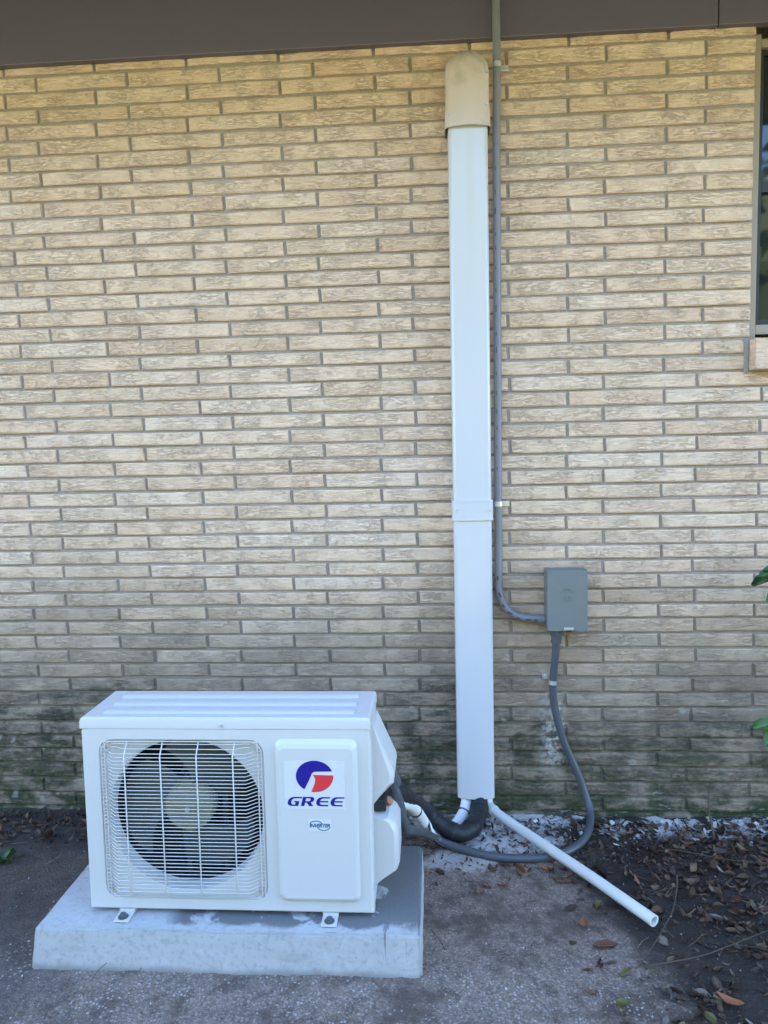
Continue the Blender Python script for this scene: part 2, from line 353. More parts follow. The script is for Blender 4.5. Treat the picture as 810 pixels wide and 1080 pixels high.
# ------------------------------------------------------------------ ground: one sheet to the horizon
def gz(x, y):
    z = -.022*sstep(-.30, -.03, y) - .018*sstep(-1.0, -1.8, y)*0
    near = 1 if (-2.6 < x < 2.8 and -1.9 < y < .1) else 0
    if near:
        v = Vector((x, y, 0))
        a = mnoise.fractal(v*7, 1.0, 2.0, 4)*.0045 + mnoise.fractal(v*38, 1.0, 2.0, 3)*.0026
        s = sstep(.50, .75, x + .1*y)
        a += s*(mnoise.fractal(v*9 + Vector((3, 1, 0)), 1.0, 2.0, 4)*.010 - .004)
        s2 = sstep(-.32, -.18, y)*sstep(.0, -.25, x)
        a += s2*mnoise.fractal(v*12, 1.0, 2.0, 4)*.010
        z += a*sstep(-1.9, -1.6, y)
    return z
def lines(dense, step, out):
    a, b = dense; n = int((b-a)/step); L = [a + (b-a)*i/n for i in range(n+1)]
    lo, hi = out; d = step
    while L[0] > lo: d *= 1.45; L.insert(0, max(lo, L[0]-d))
    d = step
    while L[-1] < hi: d *= 1.45; L.append(min(hi, L[-1]+d))
    return L
gx, gy = lines((-1.55, 1.5), .0105, (-160, 160)), lines((-1.15, .03), .0105, (-160, 160))
nx, ny = len(gx), len(gy)
gm = bpy.data.meshes.new('ground')
gm.from_pydata([(x, y, gz(x, y)) for y in gy for x in gx], [], [(j*nx+i, j*nx+i+1, (j+1)*nx+i+1, (j+1)*nx+i) for j in range(ny-1) for i in range(nx-1)])
smooth(gm, 180); g = link('ground', gm, M['ground']); tag(g, 'damp grey and dark soil ground strewn with grit and leaves', kind='structure')

# ------------------------------------------------------------------ brick wall
ZS = [2.4741, 2.4222, 2.3711, 2.3223, 2.2713, 2.2213, 2.1694, 2.1207, 2.0725, 2.0198, 1.9698, 1.9206, 1.868, 1.8178, 1.7661, 1.7155, 1.664, 1.6143, 1.5607, 1.5125, 1.4609, 1.4105, 1.3592, 1.3088, 1.259, 1.2079, 1.1576, 1.1067, 1.0569, 1.0061, .9564, .907, .8572, .8093, .7596, .7093, .6603, .6103, .5601, .5095, .4601, .408, .3565, .3033, .2525, .2023, .1507, .0978, .0451, -.0077, -.060, -.112]
WIN_X0, WIN_Z0, WIN_Z1, WIN_X1 = 1.190, 1.556, 2.495, 2.10
wall = empty('brick_wall', (0, 0, 0), 'long tan brick wall of thin ruffled bricks behind the outdoor unit', 'wall')
mort = MB()
MY = .0075
for (a, b, c, d) in ((-3.2, WIN_X0-.002, -.35, 2.62), (WIN_X0-.002, WIN_X1, -.35, WIN_Z0-.1), (WIN_X1, 3.2, -.35, 2.62)):
    mort.box((a, MY, c), (b, .22, d))
link('mortar', mort.mesh('mortar'), M['mortar'], wall)
def brick_mesh(seed):
    """1 m long unit brick (scaled per course), face at y=0; a slightly ragged front edge"""
    rg = random.Random(seed); n = 5; L, H, B = .5, .0205, .0035
    top, bot, vs, fs = [], [], [], []
    for i in range(n+1):
        x = -L + 2*L*i/n
        zt = H - abs(rg.gauss(0, .0006)); zb = -H + abs(rg.gauss(0, .0007)); yf = rg.uniform(-.0022, .0010)
        if i in (0, n): yf += .0012
        xi = x + (.010 if i == 0 else -.010 if i == n else 0)
        vs += [(x, .020, zt), (x, yf+.0028, zt), (xi, yf, zt-B), (xi, yf, zb+B), (x, yf+.0028, zb), (x, .020, zb)]
    for i in range(n):
        for k in range(5): fs.append((i*6+k, (i+1)*6+k, (i+1)*6+k+1, i*6+k+1))
    fs += [(0, 1, 2, 3, 4, 5), tuple(n*6+k for k in range(5, -1, -1))]
    me = bpy.data.meshes.new('brick'); me.from_pydata(vs, [], fs); me.update(); me.materials.append(M['brick'])
    bm = bmesh.new(); bm.from_mesh(me); bmesh.ops.recalc_face_normals(bm, faces=bm.faces[:]); bm.to_mesh(me); bm.free()
    return me
BM = [brick_mesh(100+i) for i in range(14)]
def even_off(k): return -1.2045 - .008*sstep(20, 40, k)
RAG = {21: 1.0293, 23: 1.031, 25: 1.031, 27: 1.028, 29: 1.025, 31: 1.024, 33: 1.024, 35: 1.031, 37: 1.034, 39: 1.0376, 41: 1.028, 43: 1.026, 45: 1.022, 47: 1.0136, 49: 1.016}
cand = []
rb = random.Random(11)
for k in range(len(ZS)):
    zt = ZS[k-1] if k else ZS[0] + .0505
    pitch = zt - ZS[k]; zc = ZS[k] + (pitch - .0074)/2; h = pitch - .0074
    base = (-1.0975 if k % 2 else even_off(k)); st = .3058 if k % 2 else .3043
    js = []
    for n in range(-7, 15):
        x = base + n*st + rb.uniform(-.0028, .0028)
        if k % 2 and n == 7 and k in RAG: x = RAG[k] + rb.uniform(-.001, .001)
        if -3.05 < x < 3.05: js.append(x)
    js = [-3.15] + js + [3.15]
    ivs = []
    for a, b in zip(js[:-1], js[1:]):
        a2, b2 = a + .0040, b - .0040
        top_z = zc
        if WIN_Z0 - .095 < zc:                  # window opening (and the sill bricks under it)
            xl = WIN_X0 if zc > WIN_Z0 else 1.183
            if b2 > xl and a2 < WIN_X1:
                if a2 < xl - .02: ivs.append((a2, xl))
                if b2 > WIN_X1 + .02: ivs.append((WIN_X1, b2))
                continue
        ivs.append((a2, b2))
    for a, b in ivs:
        hj = h/.041*rb.uniform(.96, 1.03)
        cand.append(((a+b)/2, zc + rb.uniform(-.0008, .0008), b-a, hj, rb.uniform(-.0022, .0022), rb.gauss(0, .0022), rb.randrange(14)))
def seen(c):
    x, z, L = c[0], c[1], c[2]; cnt = 0
    for i in range(9):
        for j in (-1, 1):
            u, v, d = project((x + L*(i-4)/8.2, 0, z + j*.014))
            if not (0 < u < 810 and 0 < v < 1080) or z > 2.495 or z < -.01: continue
            if 88 < u < 395 and 730 < v < 965: continue
            if 471 < u < 521 and 70 < v < 845: continue
            cnt += 1
    return cnt/18*L
cand.sort(key=seen, reverse=True)
sv, sf, sr = [], [], []
for i, (x, z, L, hj, yo, rot, mi) in enumerate(cand):
    if i < 300:
        o = bpy.data.objects.new('brick', BM[mi]); COL.objects.link(o); o.parent = wall
        o.location = (x, yo, z); o.scale = (L, 1, hj); o.rotation_euler = (0, rot, 0)
    else:
        b = len(sv); r = rb.random()
        for v in BM[mi].vertices: sv.append((x + v.co.x*L, yo + v.co.y, z + v.co.z*hj - rot*v.co.x*L))
        for p in BM[mi].polygons: sf.append([b+q for q in p.vertices])
        sr += [r]*len(BM[mi].vertices)
me = bpy.data.meshes.new('smaller_bricks'); me.from_pydata(sv, [], sf); me.update(); me.materials.append(M['brick'])
me.attributes.new('rnd', 'FLOAT', 'POINT').data.foreach_set('value', sr)
tag(link('smaller_bricks', me, None, wall), kind='stuff')

# ------------------------------------------------------------------ house above and behind the wall
house = empty('house', (0, 0, 2.6), 'grey brown painted eave boards running along the top of the brick wall', 'eave')
MB().box((-3.2, -.024, 2.495), (1.0665, .006, 2.742), .003).build('frieze_board', M['eave'], house)
MB().box((1.0695, -.024, 2.4955), (3.2, .006, 2.742), .003).build('frieze_board', M['eave'], house)
MB().box((-3.4, -1.18, 2.745), (3.4, .23, 2.765)).build('soffit', M['eave'], house)
MB().box((-3.4, -1.205, 2.735), (3.4, -1.182, 2.90)).build('fascia_board', M['eave'], house)
rf = MB(); rf.add([(-6.5, -1.28, 2.86), (6.5, -1.28, 2.86), (6.5, 4, 4.3), (-6.5, 4, 4.3), (6.5, 8.7, 2.86), (-6.5, 8.7, 2.86), (-6.5, -1.28, 2.92), (6.5, -1.28, 2.92), (6.5, 4, 4.36), (-6.5, 4, 4.36), (6.5, 8.7, 2.92), (-6.5, 8.7, 2.92)],
    [(0, 1, 2, 3), (3, 2, 4, 5), (6, 7, 8, 9), (9, 8, 10, 11), (0, 1, 7, 6), (4, 5, 11, 10), (1, 2, 8, 7), (2, 4, 10, 8), (0, 3, 9, 6), (3, 5, 11, 9)])
rf.build('roof', M['eave_dark'], house)
MB().box((-6, .26, -.3), (6, 8, 2.74)).build('house_body', M['mortar'], house)
MB().box((-6, .02, -.3), (-3.21, .25, 2.74)).build('wall_return', M['mortar'], house)
MB().box((3.21, .02, -.3), (6, .25, 2.74)).build('wall_return', M['mortar'], house)

# ------------------------------------------------------------------ window at the right edge
win = empty('window', (1.65, .04, 1.556), 'dark glazed window with beige frame at the right end of the brick wall', 'window')
fr = MB()
Y0, Y1 = .034, .10
fr.box((WIN_X0-.01, Y0, 1.556), (1.2205, Y1, 2.492), .002).box((WIN_X1-.03, Y0, 1.556), (WIN_X1+.01, Y1, 2.492), .002)
fr.box((1.221, Y0+.001, 2.452), (WIN_X1-.0305, Y1, 2.478), .002).box((1.221, Y0+.001, 1.573), (WIN_X1-.0305, Y1, 1.604), .002)
fr.build('frame', M['winframe'], win)
sb = MB(); sb.box((1.221, .05, 1.6045), (1.236, .085, 2.4515)).box((WIN_X1-.045, .05, 1.6045), (WIN_X1-.0305, .085, 2.4515)).box((1.2365, .05, 1.6045), (WIN_X1-.0455, .085, 1.622)).box((1.2365, .05, 2.435), (WIN_X1-.0455, .085, 2.4515)).box((1.2365, .05, 2.02), (WIN_X1-.0455, .085, 2.05))
sb.build('sash', M['winblack'], win)
MB().box((1.236, .066, 1.62), (WIN_X1-.045, .072, 2.02)).build('pane', M['glass'], win)
MB().box((1.236, .066, 2.05), (WIN_X1-.045, .072, 2.437)).build('pane', M['glass'], win)
MB().box((WIN_X0-.01, .09, 1.55), (WIN_X1+.01, .2, 2.50)).build('backing', M['black'], win)
sill = MB().box((1.19, -.012, 1.452), (WIN_X1-.004, .03, 1.548)).build('sill', M['mortar'], win)
xs = 1.1875
while xs < WIN_X1 - .05:
    MB().box((xs, -.052, 1.456), (xs+.192, .025, 1.552), .003).build('sill_brick', M['brick'], sill); xs += .201
MB().box((1.172, -.006, 1.448), (1.1865, .03, 1.556), .002).build('sill_mortar', M['mortar'], sill)

# ------------------------------------------------------------------ line set cover (white wall duct)
duct = empty('line_set_cover', (.30, 0, .07), 'tall white plastic pipe cover with cream cap running up the brick wall', 'pipe cover')
def dprof(w_, d_, r, z, cx, n=6, bow=.006):
    """U section: flat on the wall, softly bowed front with rounded corners"""
    out = [(cx - w_/2, 0.0, z)]
    for i in range(n+1):
        a = R(180 + 90*i/n); out.append((cx - w_/2 + r + r*math.cos(a), -(d_-r) + r*math.sin(a), z))
    for i in range(1, 8):
        t = i/8; out.append((cx - w_/2 + r + (w_-2*r)*t, -d_ - bow*math.sin(math.pi*t), z))
    for i in range(n+1):
        a = R(270 + 90*i/n); out.append((cx + w_/2 - r + r*math.cos(a), -(d_-r) + r*math.sin(a), z))
    out.append((cx + w_/2, 0.0, z)); return out
CX = lambda z: .3085 - .0052*(z-.07)/2.2
def channel(z0, z1, w_, d_, r, name, m):
    mb = MB(); t = .003
    o = [dprof(w_, d_, r, z, CX(z)) for z in (z0, (z0+z1)/2, z1)]
    inn = [[(CX(z) + (x-CX(z))*(1-2*t/w_), y*(1-t/d_) if y < 0 else y, z) for (x, y, _z) in dprof(w_, d_, r, z, CX(z))] for z in (z1, (z0+z1)/2, z0)]
    mb.loft(o + inn, False, False)
    n = len(o[0]); L = 6
    mb.f += [((L-1)*n+k, (L-1)*n+(k+1) % n, (k+1) % n, k) for k in range(n)]
    return mb.build(name, m, duct, 40)
channel(.072, 1.028, .122, .082, .016, 'cover_channel', M['duct'])
channel(1.028, 2.235, .122, .082, .016, 'cover_channel', M['duct'])
channel(.998, 1.062, .131, .0862, .017, 'coupling_sleeve', M['duct'])
for z in (1.0, 1.06):
    MB().loft([dprof(.1325, .0872, .017, z+dz, CX(z)) for dz in (-.0022, .0022)]).build('sleeve_rim', M['duct'], duct, 40)
for s in (-1, 1): MB().cyl((CX(1.03)+s*.056, -.083, 1.03), (CX(1.03)+s*.056, -.0905, 1.03), .0032, 10).build('screw', M['steel'], duct)
cz0, cz1, cz2 = 2.208, 2.372, 2.452
loops = []
for z in [cz0, cz0+.004, cz0+.05, cz0+.064, cz0+.078, cz1]:
    b = .0025 if z < cz0+.06 else 0.0
    loops.append(dprof(.1335+2*b, .0905+b, .024, z, CX(2.3), bow=.010))
for i in range(1, 13):
    a = R(90*i/12.4); c = math.cos(a)
    ww, dd = .1335*(.12 + .88*c**.8), .0905*(.10 + .90*c**.6)
    loops.append(dprof(ww, dd, min(.024*(1+1.0*math.sin(a)), ww*.48, dd*.8), cz1 + (cz2-cz1)*math.sin(a), CX(2.3), bow=.010*c))
MB().loft(loops, False, True).build('end_cap', M['cap'], duct, 50)
for (x, z) in ((.056, 2.27), (-.057, 2.245), (.058, 2.366)): MB().cyl((CX(2.3)+x, -.070, z), (CX(2.3)+x*1.02, -.092, z), .0033, 10).build('screw', M['steel'], duct)

# ------------------------------------------------------------------ pipes between the duct and the unit
dp = empty('drain_pipe', (.35, -.05, .03), 'white plastic drain pipe slanting from the wall duct out across the ground', 'pipe')
mb = MB(); path = spline([(.346, -.045, .085), (.3465, -.048, .055), (.351, -.06, .036), (.372, -.10, .034)], 6) + [Vector((.43, -.196+.005, .033)), Vector((.60, -.447, .031)), Vector((.7215, -.640, .029))]
mb.tube(path, 0.0152, 20, True, .72); mb.build('pipe', M['pvc'], dp, 40)
MB().tube(spline([(.346, -.045, .082), (.3465, -.048, .055), (.351, -.06, .036), (.368, -.092, .034)], 6), .0178, 20).build('elbow', M['pvc'], dp, 40)
ip = empty('insulated_pipe', (.277, -.06, .05), 'white foam insulated refrigerant pipe curving between the duct and the outdoor unit', 'pipe')
mb = MB(); mb.tube(spline([(.277, -.055, .085), (.277, -.06, .058), (.268, -.082, .030), (.236, -.150, .014), (.19, -.215, .013), (.160, -.235, .028), (.134, -.262, .085), (.104, -.37, .188), (.070, -.47, .250), (.030, -.55, .288)], 8), .0185, 16); mb.build('foam_sleeve', M['insul'], ip, 60)
for t, q in (((.270, -.078, .034), (.262, -.094, .024)), ((.112, -.345, .165), (.116, -.33, .15))):
    a, b = Vector(t), Vector(q); c = (a+b)/2; d = (b-a).normalized()*.0022
    MB().tube([c-d, c+d], .0196, 16).build('tie_band', M['black'], ip)
lb = empty('line_bundle', (.31, -.1, .04), 'black taped line bundle curving from the duct bottom behind the outdoor unit', 'pipe')
BP = spline([(.320, -.055, .10), (.320, -.065, .065), (.314, -.11, .036), (.288, -.195, .034), (.245, -.235, .034), (.192, -.226, .055), (.136, -.232, .105), (.088, -.40, .226), (.054, -.50, .292), (.014, -.58, .337)], 14)
MB().tube(BP, lambda t: .0275 + .0004*math.sin(t*230) + .0012*math.sin(t*41), 16).build('tape_wrap', M['tape'], lb, 60)
for i in (22, 44, 60, 74):
    c = BP[i]; d = (BP[i+1]-BP[i]).normalized()*.003; MB().tube([c-d, c+d], .0300, 16).build('cable_tie', M['black'], lb)
MB().tube(spline([(.148, -.26, .09), (.165, -.285, .045), (.205, -.275, .012), (.24, -.25, .012)], 6), .004, 8).build('loose_wire', M['black'], lb, 60)

# ------------------------------------------------------------------ power: rigid conduit, disconnect box, flexible whip
rc = empty('rigid_conduit', (.395, -.03, 2.5), 'thin grey rigid conduit running down the wall beside the white duct', 'conduit')
cp = [(.3935, -.05, 2.73), (.3945, -.05, 2.55), (.3955, -.046, 2.42), (.3958, -.036, 2.33), (.3952, -.024, 2.20), (.3945, -.022, 1.9), (.393, -.022, 1.3), (.392, -.022, .86), (.3922, -.022, .79), (.396, -.022, .745), (.412, -.022, .705), (.440, -.022, .678), (.475, -.022, .666), (.545, -.022, .661)]
MB().tube(spline(cp, 8), .0125, 16).build('tube', M['emt'], rc, 60)
MB().cyl((.519, -.022, .6625), (.541, -.022, .661), .0155, 16).build('connector', M['emt'], rc, 40)
for (z, y) in ((2.402, -.046), (1.045, -.022)):
    b = -.024 if z > 2.2 else 0.0
    st = MB(); c = Vector((.3955 if z > 2 else .3925, y, z))
    st.tube([c + Vector((0, 0, -.008)), c + Vector((0, 0, .008))], .0142, 16)
    st.box((c.x+.010, b-.006, z-.010), (c.x+.038, b+.004, z+.008), .001); st.cyl((c.x+.027, b-.005, z-.001), (c.x+.027, b-.011, z-.001), .006, 8)
    st.build('strap', M['steel'], rc)
for (x, z, L, a) in ((.386, .80, .014, 88), (.392, .745, .016, 66), (.404, .708, .012, 50), (.425, .684, .018, 28), (.452, .666, .012, 16), (.486, .661, .018, 5), (.508, .660, .012, 3)):
    c = Vector((x+.002, -.0352, z+.001)); d = Vector((math.cos(R(a)), 0, -math.sin(R(a))))*L/2; e = Vector((math.sin(R(a)), 0, math.cos(R(a))))*.0026
    MB().add([c-d-e, c+d-e, c+d+e, c-d+e, c-d-e+Vector((0, .004, 0)), c+d-e+Vector((0, .004, 0)), c+d+e+Vector((0, .004, 0)), c-d+e+Vector((0, .004, 0))], [(0, 1, 2, 3), (4, 5, 6, 7), (0, 1, 5, 4), (2, 3, 7, 6), (0, 3, 7, 4), (1, 2, 6, 5)]).build('print_mark', M['print'], rc)
for i in range(16):
    z = 1.16 + i*.062 + random.uniform(-.012, .012)
    MB().box((.388, -.0350, z), (.3905, -.030, z+random.uniform(.008, .022))).build('print_mark', M['print'], rc)

db = empty('disconnect_box', (.605, 0, .64), 'grey metal electrical disconnect box mounted on the brick wall', 'electrical box')
MB().box((.543, -.074, .640), (.664, .0, .826), .003).build('enclosure', M['boxgrey'], db)
cv = MB(); cv.loft([rrect(.604, .733, .126, .192, .004, -.076, 3), rrect(.604, .733, .1275, .1935, .005, -.088, 3), rrect(.604, .733, .124, .190, .005, -.0915, 3)])
cv.box((.5405, -.0905, .8285), (.6675, -.02, .8325), .001); cvo = cv.build('cover', M['boxgrey'], db, 30)
em = MB()
for a in (-62, -20, 20, 62):
    em.box((.604+.022*math.sin(R(a))-.004, -.0940, .757+.012*math.cos(R(a))), (.604+.022*math.sin(R(a))+.004, -.0910, .760+.012*math.cos(R(a))))
em.box((.595, -.0940, .774), (.6125, -.091, .777)).box((.594, -.0940, .741), (.598, -.091, .752)).box((.610, -.0940, .741), (.614, -.091, .752)).box((.598, -.0940, .735), (.610, -.091, .738))
em.build('embossed_mark', M['boxgrey'], cvo)
hs = MB().box((.592, -.098, .641), (.622, -.0915, .650), .0015).cyl((.607, -.093, .647), (.607, -.101, .647), .004, 10)
hs.build('hasp', M['steel'], db)
MB().box((.598, -.0965, .634), (.616, -.09, .641), .001).build('padlock_tab', M['black'], db)

fw = empty('flexible_conduit', (.576, -.04, .62), 'dark grey flexible conduit looping from the disconnect box to the outdoor unit', 'conduit')
wp = [(.577, -.042, .640), (.576, -.040, .60), (.575, -.035, .546), (.568, -.026, .45), (.573, -.024, .368), (.601, -.024, .254), (.641, -.028, .157), (.671, -.04, .075), (.680, -.082, .020), (.645, -.190, .010), (.586, -.272, .010), (.511, -.316, .009), (.412, -.330, .010), (.315, -.313, .010), (.217, -.271, .016), (.170, -.268, .035), (.138, -.36, .103), (.112, -.465, .165), (.099, -.525, .198), (.0945, -.555, .215), (.089, -.578, .250), (.084, -.59, .287), (.073, -.60, .335), (.056, -.605, .378), (.03, -.605, .40)]
MB().tube(spline(wp, 8), .0125, 16).build('hose', M['whip'], fw, 60)
MB().cyl((.577, -.042, .650), (.577, -.042, .612), .0215, 8).cyl((.577, -.042, .612), (.576, -.041, .586), .0172, 16).build('connector', M['whip'], fw, 30)
st = MB(); st.tube([Vector((.5672, -.026, .442)), Vector((.5683, -.026, .456))], .0138, 16); st.box((.536, -.006, .452), (.560, .004, .470), .001); st.cyl((.547, -.004, .461), (.547, -.012, .461), .006, 8); st.add([(.556, -.008, .466), (.566, -.036, .456), (.568, -.036, .444), (.556, -.008, .452)], [(0, 1, 2, 3)])
st.build('strap', M['steel'], fw)

# ------------------------------------------------------------------ concrete pad
bm = bmesh.new(); bmesh.ops.create_cube(bm, size=1.0)
for v in bm.verts:
    t = v.co.z > 0
    x = (-.793 if t else -.812) if v.co.x < 0 else (.134 if t else .139)
    y = (-.822 if t else -.828) if v.co.y < 0 else -.425
    v.co = Vector((x, y, .101 if t else -.03))
bmesh.ops.bevel(bm, geom=[e for e in bm.edges], offset=.006, segments=2, affect='EDGES')
bmesh.ops.triangulate(bm, faces=bm.faces[:])
bmesh.ops.subdivide_edges(bm, edges=[e for e in bm.edges if e.calc_length() > .04], cuts=9, use_grid_fill=True)
for it in range(2): bmesh.ops.subdivide_edges(bm, edges=[e for e in bm.edges if e.calc_length() > .03], cuts=1)
for v in bm.verts:
    v.co += Vector((mnoise.noise(v.co*40), mnoise.noise(v.co*40+Vector((9, 0, 0))), mnoise.noise(v.co*30+Vector((0, 7, 0)))*.6))*.0016
    e = sstep(.012, .0, abs(v.co.z-.101))*sstep(.014, .0, min(abs(v.co.y+.822), abs(v.co.x-.134), abs(v.co.x+.793)))
    v.co.z -= e*max(0, mnoise.noise(v.co*55))*.006
me = bpy.data.meshes.new('concrete_pad'); bm.to_mesh(me); bm.free(); smooth(me, 50)
tag(link('concrete_pad', me, M['concrete']), 'pale grey concrete pad with a dark damp patch under the outdoor unit', 'concrete pad')

# ------------------------------------------------------------------ outdoor unit
unit = empty('outdoor_unit', (-.33, -.66, .10), 'white air conditioner outdoor unit with round fan grille standing on the concrete pad', 'air conditioner')
UX0, UX1, UF, UB, UZ0, UZT = -.682, .0235, -.765, -.566, .113, .600
FZ = .572                                                   # seam between front panel and lid
GC = Vector((-.4365, 0, .3445)); GW, GH = .405, .404        # grille recess
FC = (-.434, .350); FR = .189                               # fan opening
def ray_rrect(cx, cz, w_, h_, r, ang):
    """point where a ray from the centre meets a rounded rectangle"""
    c, s = math.cos(ang), math.sin(ang); lo, hi = 0, 2
    def inside(t):
        x, z = abs(c*t), abs(s*t)
        if x > w_/2 or z > h_/2: return False
        dx, dz = x-(w_/2-r), z-(h_/2-r)
        return not (dx > 0 and dz > 0 and dx*dx+dz*dz > r*r)
    for _ in range(40):
        m_ = (lo+hi)/2
        if inside(m_): lo = m_
        else: hi = m_
    return cx + c*lo, cz + s*lo
corner = [math.atan2(z-GC.z, x-GC.x) for x in (UX0+.004, UX1-.004) for z in (UZ0+.004, FZ)]
angs = sorted([2*math.pi*i/120 - math.pi for i in range(120)] + corner)
def ray_rect(x0, x1, z0, z1, a):
    c, s = math.cos(a), math.sin(a); t = 9
    if c > 1e-9: t = min(t, (x1-GC.x)/c)
    if c < -1e-9: t = min(t, (x0-GC.x)/c)
    if s > 1e-9: t = min(t, (z1-GC.z)/s)
    if s < -1e-9: t = min(t, (z0-GC.z)/s)
    return GC.x + c*t, GC.z + s*t
def ring(f): return [f(a) for a in angs]
def L_rect(i, y): return ring(lambda a: (lambda p: (p[0], y, p[1]))(ray_rect(UX0+i, UX1-i, UZ0+i, FZ-.0, a)))
def L_rr(i, y): return ring(lambda a: (lambda p: (p[0], y, p[1]))(ray_rrect(GC.x, GC.z, GW-2*i, GH-2*i, .034-i*.8, a)))
def L_c(r, y, f=1.0): return ring(lambda a: (FC[0] + r*math.cos(a), y, FC[1] + r*math.sin(a)))
fp = MB().loft([L_rect(0, UF+.03), L_rect(0, UF+.010), L_rect(.0015, UF+.004), L_rect(.006, UF), L_rr(0, UF), L_rr(.002, UF+.006), L_rr(.006, UF+.0085), L_c(FR+.011, UF+.012), L_c(FR+.003, UF+.016), L_c(FR, UF+.026), L_c(FR, UF+.055)], False, False)
front = fp.build('front_panel', M['white'], unit, 32)
cb = MB(); cb.box((UX0+.002, UF+.031, UZ0), (UX1-.002, UF+.033, FZ))
body = MB()
x0, x1, yb, yf = UX0+.0015, UX1-.0015, UB, UF+.029
body.add([(x0, yf, UZ0), (x0, yb, UZ0), (x0, yb, FZ+.01), (x0, yf, FZ+.01)], [(0, 1, 2, 3)]).add([(x1, yf, UZ0), (x1, yb, UZ0), (x1, yb, FZ+.01), (x1, yf, FZ+.01)], [(0, 1, 2, 3)]).add([(x0, yb, UZ0), (x1, yb, UZ0), (x1, yb, FZ+.01), (x0, yb, FZ+.01)], [(0, 1, 2, 3)])
body.add([(x0, yf, UZ0), (x1, yf, UZ0), (x1, yb, UZ0), (x0, yb, UZ0)], [(0, 1, 2, 3)])
body.build('cabinet', M['white2'], unit)
ck = MB().loft([[(FC[0] + r*math.cos(a), y, FC[1] + r*math.sin(a)) for a in [2*math.pi*i/64 for i in range(64)]] for r, y in ((FR+.0005, UF+.0545), (FR+.004, UF+.056), (FR+.004, UF+.135))], False, True)
ck.build('fan_cavity', M['dark'], unit)  # near-black cup: shade inside the fan opening put into its colour
# lid with three raised ribs
def lid_loop(i, z, dyf=0.0): return [(UX0-.0005+i, UF-.001+i+dyf, z), (UX1+.0005-i, UF-.001+i+dyf, z), (UX1+.0005-i, UB+.003-i, z), (UX0-.0005+i, UB+.003-i, z)]
ld = MB().loft([lid_loop(0, FZ+.001), lid_loop(0, .590), lid_loop(.002, .5965), lid_loop(.006, .600)])
lid = ld.build('lid', M['white'], unit, 25)
for yc in (-.722, -.665, -.608):
    r_ = MB(); X0, X1 = UX0+.045, UX1-.040
    def rl(i, z): return [(X0+i, yc-.017+i, z), (X1-i, yc-.017+i, z), (X1-i, yc+.017-i, z), (X0+i, yc+.017-i, z)]
    r_.loft([rl(0, .6002), rl(.004, .6042), rl(.010, .0055+.6)], False, True).build('rib', M['white'], lid, 50)
MB().cyl((-.333, UF-.004, .5815), (-.333, UF+.004, .5815), .0035, 10).build('screw', M['steel'], unit)
# service panel: a raised plate with sloped rim
sp = MB(); pcx, pcz, pw, ph = -.107, .3475, .197, .404
sp.loft([rrect(pcx, pcz, pw, ph, .018, UF+.002), rrect(pcx, pcz, pw, ph, .018, UF-.001), rrect(pcx, pcz-.002, pw-.012, ph-.016, .015, UF-.009), rrect(pcx, pcz-.003, pw-.022, ph-.032, .012, UF-.0125)], False, True)
panel = sp.build('service_panel', M['white'], unit, 10)
PY = UF-.0125
MB().box((-.1835, PY-.0006, .3835), (-.0385, PY+.001, .501)).build('logo_sticker', M['sticker'], unit)
def curve2d(name, splines, m, parent, y):
    cu = bpy.data.curves.new(name, 'CURVE'); cu.dimensions = '2D'; cu.fill_mode = 'BOTH'; cu.extrude = .0002
    for pts in splines:
        s = cu.splines.new('POLY'); s.points.add(len(pts)-1)
        for i, (a, b) in enumerate(pts): s.points[i].co = (a, b, 0, 1)
        s.use_cyclic_u = True
    tmp = bpy.data.objects.new(name, cu); COL.objects.link(tmp)
    tmp.rotation_euler = (R(90), 0, 0); tmp.location = (0, y, 0)
    dg = bpy.context.evaluated_depsgraph_get(); me = bpy.data.meshes.new_from_object(tmp.evaluated_get(dg))
    me.transform(Matrix.Translation((0, y, 0)) @ Matrix.Rotation(R(90), 4, 'X'))
    bpy.data.objects.remove(tmp); me.materials.clear(); return link(name, me, m, parent)
def arc(cx, cz, rx, rz, a0, a1, n=24): return [(cx + rx*math.cos(R(a0+(a1-a0)*i/n)), cz + rz*math.sin(R(a0+(a1-a0)*i/n))) for i in range(n+1)]
lx, lz, lrx, lrz = -.1105, .4635, .0445, .0385
logo_y = PY - .0010
emb = curve2d('round_emblem', [arc(lx, lz, lrx, lrz, 19, 236) + [(lx-.30*lrx, lz-.26*lrz), (lx-.14*lrx, lz+.18*lrz), (lx-.02*lrx, lz+.30*lrz)]], M['blue'], unit, logo_y)
curve2d('red_segment', [arc(lx, lz, lrx, lrz, 4, -101) + [(lx+.0*lrx, lz-.45*lrz), (lx+.04*lrx, lz-.20*lrz), (lx-.03*lrx, lz+.02*lrz), (lx-.10*lrx, lz+.10*lrz)]], M['red'], emb, logo_y)
